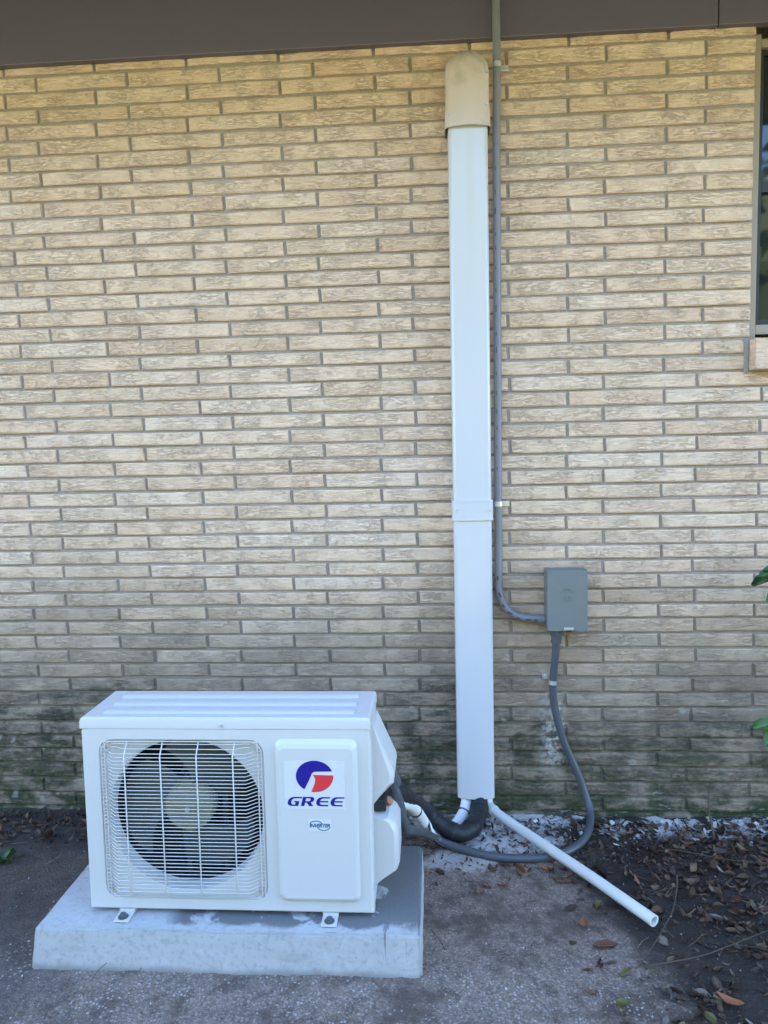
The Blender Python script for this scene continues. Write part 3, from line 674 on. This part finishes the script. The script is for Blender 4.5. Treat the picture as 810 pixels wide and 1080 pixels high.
GL = {'G': [[(1.22, 1), (.5, 1), (.25, .93), (.08, .75), (.02, .5), (.05, .25), (.18, .07), (.4, 0), (1.05, 0), (1.05, .54), (.60, .54), (.60, .40), (.74, .40), (.74, .15), (.52, .15), (.38, .24), (.33, .45), (.37, .68), (.46, .80), (.6, .85), (1.22, .85)]],
      'R': [[(0, 0), (.31, 0), (.31, .38), (.46, .38), (.74, 0), (1.12, 0), (.80, .40), (1.0, .50), (1.07, .70), (1.02, .88), (.86, 1), (0, 1)], [(.31, .53), (.31, .85), (.64, .85), (.74, .78), (.74, .60), (.64, .53)]],
      'E': [[(1.15, 1), (.45, 1), (.2, .93), (.05, .75), (0, .5), (.05, .25), (.2, .07), (.45, 0), (1.15, 0), (1.15, .15), (.53, .15), (.38, .26), (.33, .42), (1.08, .42), (1.08, .57), (.33, .57), (.38, .74), (.53, .85), (1.15, .85)]]}
spl = []; lh = .0225; xw = -.1775; zb = .3905; wd = .0272
for i, ch in enumerate('GREE'):
    for pts in GL[ch]:
        spl.append([(xw + i*.0343 + (a + .22*b)*wd*.98 - .002, zb + b*lh) for a, b in pts])
curve2d('lettering', spl, M['blue'], unit, logo_y)
MB().box((-.129, PY-.0006, .3275), (-.0735, PY+.001, .3575)).build('small_sticker', M['sticker'], unit)
ft = bpy.data.curves.new('inverter_print', 'FONT'); ft.body = 'INVERTER'; ft.size = .0125; ft.align_x = 'CENTER'; ft.align_y = 'CENTER'; ft.shear = .25; ft.offset = .0004; ft.space_character = .86
to = bpy.data.objects.new('inverter_print', ft); COL.objects.link(to); to.rotation_euler = (R(90), 0, 0); dg = bpy.context.evaluated_depsgraph_get()
me = bpy.data.meshes.new_from_object(to.evaluated_get(dg)); me.transform(Matrix.Translation((-.1015, PY-.0012, .342)) @ Matrix.Rotation(R(90), 4, 'X')); bpy.data.objects.remove(to); link('inverter_print', me, M['teal'], unit)
def arcband(cx, cz, rx, rz, a0, a1, t): return arc(cx, cz, rx, rz, a0, a1, 16) + arc(cx, cz, rx-t, rz-t, a1, a0, 16)
curve2d('print_arc', [arcband(-.110, .344, .016, .0105, 20, 175, .002), arcband(-.092, .340, .016, .0105, 200, 352, .002)], M['teal'], unit, PY-.0008)
# fan
fan = empty('fan', (0, 0, 0), None, None); fan.parent = unit; fan.location = -unit.location
FY = UF+.066; HX, HZ = -.4365, .3565
hubl = [[(HX + r*math.cos(a), y, HZ + r*math.sin(a)) for a in [2*math.pi*i/40 for i in range(40)]] for r, y in ((.063, FY+.02), (.063, FY-.018), (.058, FY-.026), (.030, FY-.028), (.012, FY-.032), (.004, FY-.032))]
MB().loft(hubl, True, True).build('hub', M['hub'], fan, 40)
MB().cyl((HX, FY-.03, HZ), (HX, FY-.040, HZ), .006, 8).build('shaft_nut', M['steel'], fan)
for bi in range(3):
    a0 = R(-118 + 120*bi); vs, fs = [], []; na, nr = 10, 7
    for i in range(na+1):
        for j in range(nr+1):
            u, v = i/na, j/nr
            r = .058 + (.178-.058)*v; sweep = R(28*v)
            a = a0 + (R(92)*(.80+.2*v))*u + sweep - R(10)*v
            rr = r - .02*v*(abs(2*u-1)**4)
            vs.append((HX + rr*math.cos(a), FY + .022 - .045*u + .004*v, HZ + rr*math.sin(a)))
    for i in range(na):
        for j in range(nr): fs.append((i*(nr+1)+j, i*(nr+1)+j+1, (i+1)*(nr+1)+j+1, (i+1)*(nr+1)+j))
    MB().add(vs, fs).build('blade', M['fanplastic'], fan, 60)
mbk = MB().box((HX-.035, FY+.028, HZ+.06), (HX+.05, FY+.034, HZ+.074), .002).box((HX-.028, FY+.028, UZ0+.03), (HX-.016, FY+.034, FZ-.02)).box((HX+.070, FY+.028, UZ0+.03), (HX+.082, FY+.034, FZ-.02))
mbk.build('motor_bracket', M['fanplastic'], unit)
# wire grille
gr0 = MB().tube(spline([Vector(p) for p in rrect(GC.x, GC.z, GW-.012, GH-.012, .03, UF+.001, 5)] + [Vector(rrect(GC.x, GC.z, GW-.012, GH-.012, .03, UF+.001, 5)[0])], 3), .0014, 6)
grille = gr0.build('grille', M['white'], unit)
gx0, gx1, gz0, gz1 = GC.x-GW/2+.007, GC.x+GW/2-.007, GC.z-GH/2+.007, GC.z+GH/2-.007
WY, WB = UF-.018, UF+.001
nw = 43
for i in range(nw):
    z = gz0 + .004 + (gz1-gz0-.008)*i/(nw-1)
    e = .026 if min(z-gz0, gz1-z) < .02 else .0
    wy = WY if min(z-gz0, gz1-z) > .022 else WY + (WB-WY)*(1 - min(z-gz0, gz1-z)/.022)
    xa, xb = gx0 + e*(1 if e else 0), gx1 - e
    pts = [(xa, WB, z), (xa+.014, WB, z), (xa+.034, wy, z), (xb-.034, wy, z), (xb-.014, WB, z), (xb, WB, z)]
    MB().tube(pts, .00112, 5, False).build('wire', M['white'], grille, 80)
for x in (-.6235, -.568, -.480, -.392, -.304, -.2485):
    o_ = WY-.002 if -.6 < x < -.26 else WB-.002
    MB().tube([(x, WB-.002, gz1), (x, WB-.002, gz1-.004), (x, o_, gz1-.026), (x, o_, gz0+.026), (x, WB-.002, gz0+.004), (x, WB-.002, gz0)], .0017, 6, False).build('wire', M['white'], grille, 80)
for (x, z) in ((gx0+.012, gz1-.020), (gx1-.012, gz1-.020), (gx0+.012, gz0+.020), (gx1-.012, gz0+.020)):
    MB().cyl((x, UF+.006, z), (x, UF-.003, z), .0042, 10).build('screw', M['steel'], unit)
# valve covers on the right side
sx = UX1-.002
va = MB(); YA, YB = -.725, -.60
def vprof(y, ins=0): return [(sx, y, .562), (sx+.006, y, .560), (.074-ins, y, .452), (.076-ins, y, .44), (.0735-ins, y, .420), (sx+.004, y, .372), (sx, y, .370)]
va.loft([vprof(YA, .012), vprof(YA+.008, .002), vprof(YA+.014), vprof(YB)], True, True).build('handle_cover', M['white2'], unit, 25)
vb = MB()
def wprof(y, ins=0): return [(sx, y, .335), (.058-ins, y, .330), (.074-ins, y, .318), (.083-ins, y, .298), (.084-ins, y, .215), (.078-ins, y, .196), (.062-ins, y, .184), (sx, y, .160)]
vb.loft([wprof(-.722, .012), wprof(-.715, .004), wprof(-.706), wprof(-.60)], True, True).build('valve_cover', M['white2'], unit, 25)
MB().box((sx, -.70, .338), (sx+.03, -.60, .368), .003).build('terminal_recess', M['black'], unit)
MB().cyl((.052, -.61, .405), (.066, -.60, .362), .021, 12).build('hose_fitting', M['whip'], unit)
MB().cyl((.052, -.64, .327), (.060, -.655, .345), .0085, 8).build('valve_stub', M['copper'], unit)
# mounting feet
for x in (-.590, -.0835):
    ft_ = MB(); ft_.box((x-.019, UF-.036, .1035), (x+.019, UF+.08, .1075), .001); ft_.box((x-.019, UF+.004, .1075), (x+.019, UF+.02, .1135))
    fo = ft_.build('foot', M['white'], unit)
    MB().cyl((x, UF-.020, .1075), (x, UF-.020, .1095), .0125, 14).cyl((x, UF-.020, .1095), (x, UF-.020, .1165), .0080, 6).build('bolt', M['boltdark'], fo)
for x in (-.590, -.0835):
    MB().box((x-.019, UB-.02, .1035), (x+.019, UB+.03, .1135)).build('foot', M['white'], unit)

# ------------------------------------------------------------------ leaves, litter and plants
def leaf_geo(L, W, curl, bend, seed, na=5, nb=2, tipx=.5):
    rg = random.Random(seed); vs, fs, ac = [], [], []
    for i in range(na+1):
        t = i/na; wv = W*(math.sin(math.pi*min(1, t*.96+.03))**.8)*(1 + .15*rg.uniform(-1, 1))
        for j in range(nb*2+1):
            s = (j-nb)/nb
            vs.append((L*(t-.5), s*wv/2, curl*L*(s*s)*(.6+.4*math.sin(3*t+seed)) + bend*L*4*(t-.5)**2 + rg.uniform(-1, 1)*.012*L)); ac.append(s)
    n = nb*2+1
    for i in range(na):
        for j in range(nb*2): fs.append((i*n+j, i*n+j+1, (i+1)*n+j+1, (i+1)*n+j))
    return vs, fs, ac
def leaf_mesh(L, W, curl, bend, seed, m, stalk=True):
    vs, fs, ac = leaf_geo(L, W, curl, bend, seed)
    if stalk:
        b = len(vs); z = vs[2][2]
        vs += [(-L/2+.002, -.0009, z), (-L/2+.002, .0009, z), (-L*.72, .0007, z+.004), (-L*.72, -.0007, z+.004)]; ac += [1]*4; fs.append((b, b+1, b+2, b+3))
    me = bpy.data.meshes.new('leaf'); me.from_pydata(vs, [], fs); me.update(); me.materials.append(m)
    me.attributes.new('across', 'FLOAT', 'POINT').data.foreach_set('value', ac); smooth(me, 180); return me
LM = {}
M['tanleaf'] = leaf_mat('tan_brown_leaf', [(0, (.13, .075, .042)), (.5, (.21, .135, .08)), (1, (.16, .085, .05))])
M['rustleaf'] = leaf_mat('red_brown_leaf', [(0, (.12, .038, .02)), (1, (.19, .07, .035))])
for key in ('rustleaf', 'tanleaf', 'dryleaf', 'paleleaf', 'orangeleaf', 'oliveleaf'):
    LM[key] = [leaf_mesh(1.0, random.uniform(.36, .56), random.uniform(.05, .45), random.uniform(-.05, .22), i*3+1, M[key]) for i in range(8)]
rl_ = random.Random(5)
def put_leaf(x, y, L, key='dryleaf', rz=None, tilt=.35, lift=.004, label=None, group=None):
    o = bpy.data.objects.new('fallen_leaf', rl_.choice(LM[key])); COL.objects.link(o)
    o.location = (x, y, gz(x, y) + lift); o.scale = (L, L, L)
    o.rotation_euler = (rl_.uniform(-tilt, tilt), rl_.uniform(-tilt, tilt), rl_.uniform(0, 6.28) if rz is None else rz)
    tag(o, label, 'leaf', group); return o
put_leaf(.813, -.884, .056, 'orangeleaf', R(-28), .12, .014, 'broad orange brown leaf lying nearest the bottom right corner', 'fallen leaves')
put_leaf(.762, -.866, .036, 'paleleaf', R(-20), .15, .014, 'pale tan leaf beside the broad orange brown leaf', 'fallen leaves')
put_leaf(.547, -.624, .040, 'orangeleaf', R(75), .12, .006, 'small rust coloured leaf standing out on bare grey concrete', 'fallen leaves')
put_leaf(.528, -.556, .042, 'dryleaf', R(38), .1, .006, 'dark narrow leaf on the bare concrete below the drain pipe', 'fallen leaves')
put_leaf(.585, -.707, .062, 'dryleaf', R(8), .1, .006, 'long brown leaf on the concrete below the rust coloured leaf', 'fallen leaves')
put_leaf(.603, -.548, .040, 'oliveleaf', R(55), .25, .008, 'olive yellow leaf tucked under the slanting drain pipe', 'fallen leaves')
put_leaf(.575, -.905, .036, 'oliveleaf', R(20), .2, .007, 'olive yellow leaf near the bottom edge on dark soil', 'fallen leaves')
put_leaf(.418, -.395, .040, 'orangeleaf', R(-60), .2, .008, 'rust brown leaf just below the flexible conduit', 'fallen leaves')
put_leaf(-1.258, -.225, .06, 'orangeleaf', R(80), .3, .012, 'orange brown leaf at the left edge in front of the brick wall', 'fallen leaves')
LOOK = {'dryleaf': 'dark brown', 'paleleaf': 'pale tan', 'orangeleaf': 'rust brown', 'oliveleaf': 'olive yellow', 'tanleaf': 'tan brown', 'rustleaf': 'red brown'}
def zone(n, fx, fy, lo, hi, label, keys=('dryleaf',)*9+('paleleaf', 'orangeleaf'), ok=None, tilt=.7, lift=(.001, .014), bands=()):
    c = 0
    while c < n:
        x, y = rl_.uniform(*fx), rl_.uniform(*fy)
        if ok and not ok(x, y): continue
        key = rl_.choice(keys); where = ''
        for ymin, txt in bands:
            if y > ymin: where = ' ' + txt; break
        put_leaf(x, y, rl_.uniform(lo, hi), key, None, tilt, rl_.uniform(*lift), LOOK[key] + ' ' + label + where, 'fallen leaves'); c += 1
def right_soil(x, y): return x + .12*y > .60 + .1*mnoise.noise(Vector((x*6, y*6, 0))) and mnoise.noise(Vector((x*5, y*5, 3))) + (x-.85)*1.2 > -.28
RB = ((-.25, 'close to the wall'), (-.55, 'level with the drain pipe'), (-.80, 'just past the pipe end'), (-9, 'near the bottom edge'))
zone(150, (.52, 1.32), (-1.0, -.06), .018, .044, 'curled leaf in the litter on dark soil,', ok=right_soil, bands=RB)
zone(110, (.86, 1.32), (-.66, -.10), .018, .042, 'crumpled leaf heaped at the right edge,', ('tanleaf',)*3+('dryleaf', 'rustleaf'), bands=((-.33, 'nearer the wall'), (-9, 'further from the wall')))
zone(22, (.55, .95), (-1.0, -.75), .02, .042, 'leaf on the grey soil', ('dryleaf',)*5+('oliveleaf', 'paleleaf'), bands=RB)
zone(34, (-1.42, -.72), (-.28, -.04), .02, .045, 'leaf piled against the wall left of the unit', ('dryleaf',)*7+('orangeleaf',))
zone(22, (.16, .60), (-.46, -.33), .015, .032, 'small leaf scattered on concrete below the flexible conduit', ('dryleaf', 'dryleaf', 'dryleaf', 'orangeleaf'), tilt=.4, lift=(.001, .006))
zone(20, (.40, 1.25), (-.16, -.04), .018, .036, 'leaf caught in the white debris along the wall', ('dryleaf', 'dryleaf', 'dryleaf', 'paleleaf'))

def scatter(name, n, spot, shape, m, label):
    vs, fs, rr, ac = [], [], [], []; rg = random.Random(len(name)*13+n)
    c = 0
    while c < n:
        s = spot(rg)
        if s is None: continue
        x, y, size = s; g_, f_ = shape(rg, size); r = rg.random(); b = len(vs)
        rot = Matrix.Rotation(rg.uniform(0, 6.28), 3, 'Z') @ Matrix.Rotation(rg.uniform(-.6, .6), 3, 'X') @ Matrix.Rotation(rg.uniform(-.5, .5), 3, 'Y')
        z = gz(x, y)
        for v in g_:
            q = rot @ Vector(v); vs.append((x+q.x, y+q.y, z+max(q.z, -size*.25)+size*.18)); rr.append(r); ac.append(1.0)
        fs += [tuple(b+i for i in f) for f in f_]; c += 1
    me = bpy.data.meshes.new(name); me.from_pydata(vs, [], fs); me.update(); me.materials.append(m)
    me.attributes.new('rnd', 'FLOAT', 'POINT').data.foreach_set('value', rr); me.attributes.new('across', 'FLOAT', 'POINT').data.foreach_set('value', ac)
    return tag(link(name, me), label, kind='stuff')
def pebble(rg, s):
    v = [(1, 0, 0), (-1, 0, 0), (0, 1, 0), (0, -1, 0), (0, 0, .7), (0, 0, -.7), (.6, .6, .3), (-.6, .6, .2), (.6, -.6, .3), (-.6, -.6, .2)]
    v = [(a*s*.5*rg.uniform(.6, 1.15), b*s*.5*rg.uniform(.6, 1.1), c_*s*.5*rg.uniform(.6, 1.1)) for a, b, c_ in v]
    return v, [(0, 6, 4), (6, 2, 4), (2, 7, 4), (7, 1, 4), (1, 9, 4), (9, 3, 4), (3, 8, 4), (8, 0, 4), (0, 6, 5), (6, 2, 5), (2, 7, 5), (7, 1, 5), (1, 9, 5), (9, 3, 5), (3, 8, 5), (8, 0, 5)]
def flake(rg, s):
    n = rg.choice((4, 5, 6)); v = [(math.cos(6.28*i/n)*s*.5*rg.uniform(.5, 1.2), math.sin(6.28*i/n)*s*.36*rg.uniform(.5, 1.2), rg.uniform(-.1, .1)*s) for i in range(n)]
    t = s*.10; v += [(a, b, c_-t) for a, b, c_ in v]
    return v, [tuple(range(n)), tuple(range(2*n-1, n-1, -1))] + [(i, (i+1) % n, n+(i+1) % n, n+i) for i in range(n)]
def shred(rg, s):
    g_, f_, _ = leaf_geo(s, s*rg.uniform(.25, .6), rg.uniform(0, .5), rg.uniform(-.1, .3), rg.randrange(999), 3, 1)
    return g_, f_
def sp_grit(rg):
    y = -1.12 + .42*rg.random()**1.5; x = rg.uniform(-1.25, .75)
    if mnoise.noise(Vector((x*4, y*4, 5))) < rg.uniform(-.5, .25): return None
    if -.83 < y and -.83 < x < .16: return None
    return x, y, rg.choice((.0015, .002, .002, .003, .003, .004, .007))
scatter('gravel', 1300, sp_grit, pebble, M['stone'], 'pale grit scattered on the concrete in front of the pad')
def sp_grit2(rg):
    x, y = rg.uniform(-1.4, 1.3), rg.uniform(-.8, -.03)
    if -.83 < y < -.42 and -.83 < x < .16: return None
    return x, y, rg.choice((.002, .003, .004, .006))
scatter('gravel', 700, sp_grit2, pebble, M['stone'], 'sparse pale grit on the ground beside the pad')
def sp_flake(rg):
    x = rg.uniform(.10, 1.35); y = -.03 - abs(rg.gauss(0, .075))
    if mnoise.noise(Vector((x*6, y*9, 1))) < rg.uniform(-.6, .35): return None
    return x, y, rg.choice((.006, .009, .012, .016, .024, .034))
scatter('lime_debris', 420, sp_flake, flake, M['flake'], 'white lime and paint flakes lying along the foot of the wall')
def sp_litter(rg):
    a = rg.random()
    if a < .25: x, y = 1.42 - abs(rg.gauss(0, .26)), rg.uniform(-.75, -.08)
    elif a < .74:
        x, y = rg.uniform(.5, 1.45), rg.uniform(-1.1, -.03)
        if not right_soil(x, y) and rg.random() > .12: return None
    elif a < .91: x, y = rg.uniform(-1.5, -.6), -.03 - abs(rg.gauss(0, .13))
    else: x, y = rg.uniform(.15, 1.0), -.05 - abs(rg.gauss(0, .20))
    if -.83 < y < -.42 and -.83 < x < .16: return None
    return x, y, rg.choice((.006, .008, .01, .012, .016, .02, .028))
scatter('leaf_litter', 4200, sp_litter, shred, M['dryleaf'], 'crumbled dark brown leaf litter on the soil by the wall')
def needle(rg, s):
    w_ = rg.uniform(.0006, .0014); h = s*.5; b = rg.uniform(-.12, .12)*s
    v = [(-h, -w_, 0), (-h, w_, 0), (0, b+w_, .0015), (0, b-w_, .0015), (h, w_, 0), (h, -w_, 0)]
    return v, [(0, 1, 2, 3), (3, 2, 4, 5)]
def sp_needle(rg):
    x, y = rg.uniform(-1.4, 1.4), -.03 - abs(rg.gauss(0, .36))
    if -.83 < y < -.42 and -.83 < x < .16: return None
    if x < .55 and rg.random() > .35: return None
    return x, y, rg.uniform(.015, .06)
scatter('twig_litter', 700, sp_needle, needle, M['dryleaf'], 'fine dry stems and twig bits strewn over the ground')

def twig(pts, r, label, forks=()):
    t = empty('twig', pts[0], label, 'twig', 'fallen twigs')
    MB().tube(spline(pts, 6), lambda u: r*(1-.6*u), 7).build('stalk', M['twig'], t, 60)
    for f in forks: MB().tube(spline(f, 6), lambda u: r*.6*(1-.6*u), 6).build('side_twig', M['twig'], t, 60)
twig([(.835, -.46, .045), (.822, -.50, .035), (.785, -.585, .026), (.715, -.69, .018), (.640, -.79, .012)], .0024, 'long curved twig lying across the dark soil right of the drain pipe', [[(.822, -.50, .035), (.79, -.50, .028), (.755, -.51, .020)]])
twig([(.66, -.785, .014), (.72, -.775, .018), (.80, -.755, .022), (.88, -.725, .03), (.99, -.685, .045)], .0022, 'straight forked twig crossing the leaf litter below the curved twig', [[(.88, -.725, .03), (.93, -.74, .034), (.98, -.76, .032)]])
twig([(.86, -.30, .03), (.93, -.33, .034), (1.0, -.35, .03), (1.08, -.36, .028)], .002, 'short twig in the leaf litter near the wall at right')
sap = empty('sapling', (1.055, -.085, -.02), 'thin brown leafless stem standing in the litter against the brick wall', 'plant')
MB().tube(spline([(1.045, -.20, -.03), (1.048, -.15, .0), (1.052, -.10, .05), (1.060, -.075, .105)], 6), lambda u: .0042*(1-.45*u), 7).build('stem', M['stem'], sap, 60)
MB().tube(spline([(1.050, -.115, .035), (1.040, -.105, .05), (1.034, -.10, .062)], 4), .0018, 6).build('side_stem', M['stem'], sap, 60)
# shrub just beyond the right edge, a few leaves reach into view
shrub = empty('shrub', (1.40, -.24, -.02), 'leafy green shrub reaching in at the right edge before the wall', 'shrub')
stems = [[(1.40, -.24, -.03), (1.39, -.25, .3), (1.36, -.25, .6), (1.27, -.25, .86), (1.20, -.25, .93)], [(1.40, -.24, .1), (1.34, -.25, .25), (1.26, -.25, .36), (1.19, -.25, .40)], [(1.41, -.24, 0), (1.46, -.24, .4), (1.50, -.28, .8), (1.48, -.30, 1.05)], [(1.40, -.24, .35), (1.34, -.30, .6), (1.27, -.30, .74), (1.22, -.28, .80)]]
for s in stems: MB().tube(spline(s, 6), lambda u: .006*(1-.7*u), 7).build('stem', M['stem'], shrub, 60)
GLM = [leaf_mesh(1, rl_.uniform(.36, .46), rl_.uniform(.1, .25), rl_.uniform(-.15, .05), 40+i, M['greenleaf'], True) for i in range(5)]
def gleaf(base, tip, roll, parent=shrub, ms=GLM, name='leaf'):
    a, b = Vector(base), Vector(tip); d = b-a; L = d.length; o = bpy.data.objects.new(name, rl_.choice(ms)); COL.objects.link(o); o.parent = parent
    q = d.to_track_quat('X', 'Z'); o.rotation_mode = 'QUATERNION'; o.rotation_quaternion = q @ Matrix.Rotation(roll, 3, 'X').to_quaternion()
    o.location = (a+b)/2 - parent.location; o.scale = (L, L, L); return o
for b, t, ro in (((1.215, -.25, .875), (1.118, -.26, .834), -.5), ((1.21, -.25, .865), (1.125, -.22, .800), -.9), ((1.225, -.27, .835), (1.135, -.28, .765), -.7), ((1.23, -.26, .86), (1.140, -.25, .846), -.3), ((1.22, -.27, .80), (1.148, -.27, .715), -.9),
                 ((1.20, -.25, .405), (1.113, -.25, .378), -.75), ((1.21, -.25, .41), (1.145, -.27, .33), -.6)): gleaf(b, t, ro)
for s in stems:
    sp_ = spline(s, 6)
    for q in sp_[6::2]:
        d = Vector((rl_.uniform(-.1, 1), rl_.uniform(-1, .8), rl_.uniform(-.5, .6))).normalized()*rl_.uniform(.07, .11)
        if (q+d).x < 1.19: d.x = abs(d.x)
        gleaf(q, q+d, rl_.uniform(-1, 1))
weed = empty('weed', (-1.14, -.385, 0), 'small green weed growing at the left edge beside the pad', 'plant')
for i in range(13):
    a = rl_.uniform(0, 6.28); L = rl_.uniform(.025, .05); b = Vector((-1.145 + rl_.uniform(-.03, .03), -.385 + rl_.uniform(-.02, .02), .004))
    gleaf(b, b + Vector((math.cos(a)*L, math.sin(a)*L, L*rl_.uniform(.3, .9))), rl_.uniform(-.5, .5), weed)

# ------------------------------------------------------------------ trees across the yard: they face the wall and mirror in its window
def leafy_mat():
    k = N('yard_foliage', .6, .3); p = k.pos(); k.color(k.mix(k.noise(p, 1.1, 5, .65), (.035, .05, .018), (.085, .10, .035))); return k.m
M['foliage'] = leafy_mat()
rt = random.Random(3); mb = MB()
for i in range(26):
    cx = -15 + 30*i/25 + rt.uniform(-.6, .6); cy = -10.5 + rt.uniform(-.9, .9); hh = rt.uniform(4.6, 6.3); rr_ = rt.uniform(1.1, 1.7)
    for q in range(300):
        t = rt.random(); a = rt.uniform(0, 6.28); ph = rt.uniform(-1.4, 1.4)
        r = rr_*(.75 + .4*math.sin(t*3.1)); c = Vector((cx + r*math.cos(a)*math.cos(ph), cy + r*math.sin(a)*math.cos(ph)*.8, .3 + t*hh))
        u = Vector((rt.gauss(0, 1), rt.gauss(0, 1), rt.gauss(0, 1))).normalized()*rt.uniform(.10, .22); v = u.orthogonal().normalized()*rt.uniform(.07, .15)
        mb.add([c-u, c-v, c+u, c+v+Vector((0, 0, .05))], [(0, 1, 2, 3)])
    lo = []
    for (f, zz) in ((.5, -.1), (.95, .9), (.8, .45*hh), (.85, .72*hh), (.5, .93*hh), (.12, hh)):
        lo.append([(cx + rr_*f*math.cos(6.28*e/10)*(1+.2*math.sin(e*7.1+zz)), cy + rr_*f*math.sin(6.28*e/10)*.8, zz) for e in range(10)])
    mb.loft(lo)
tag(mb.build('trees', M['foliage']), 'bushy green trees across the yard reflected in the window', kind='stuff')
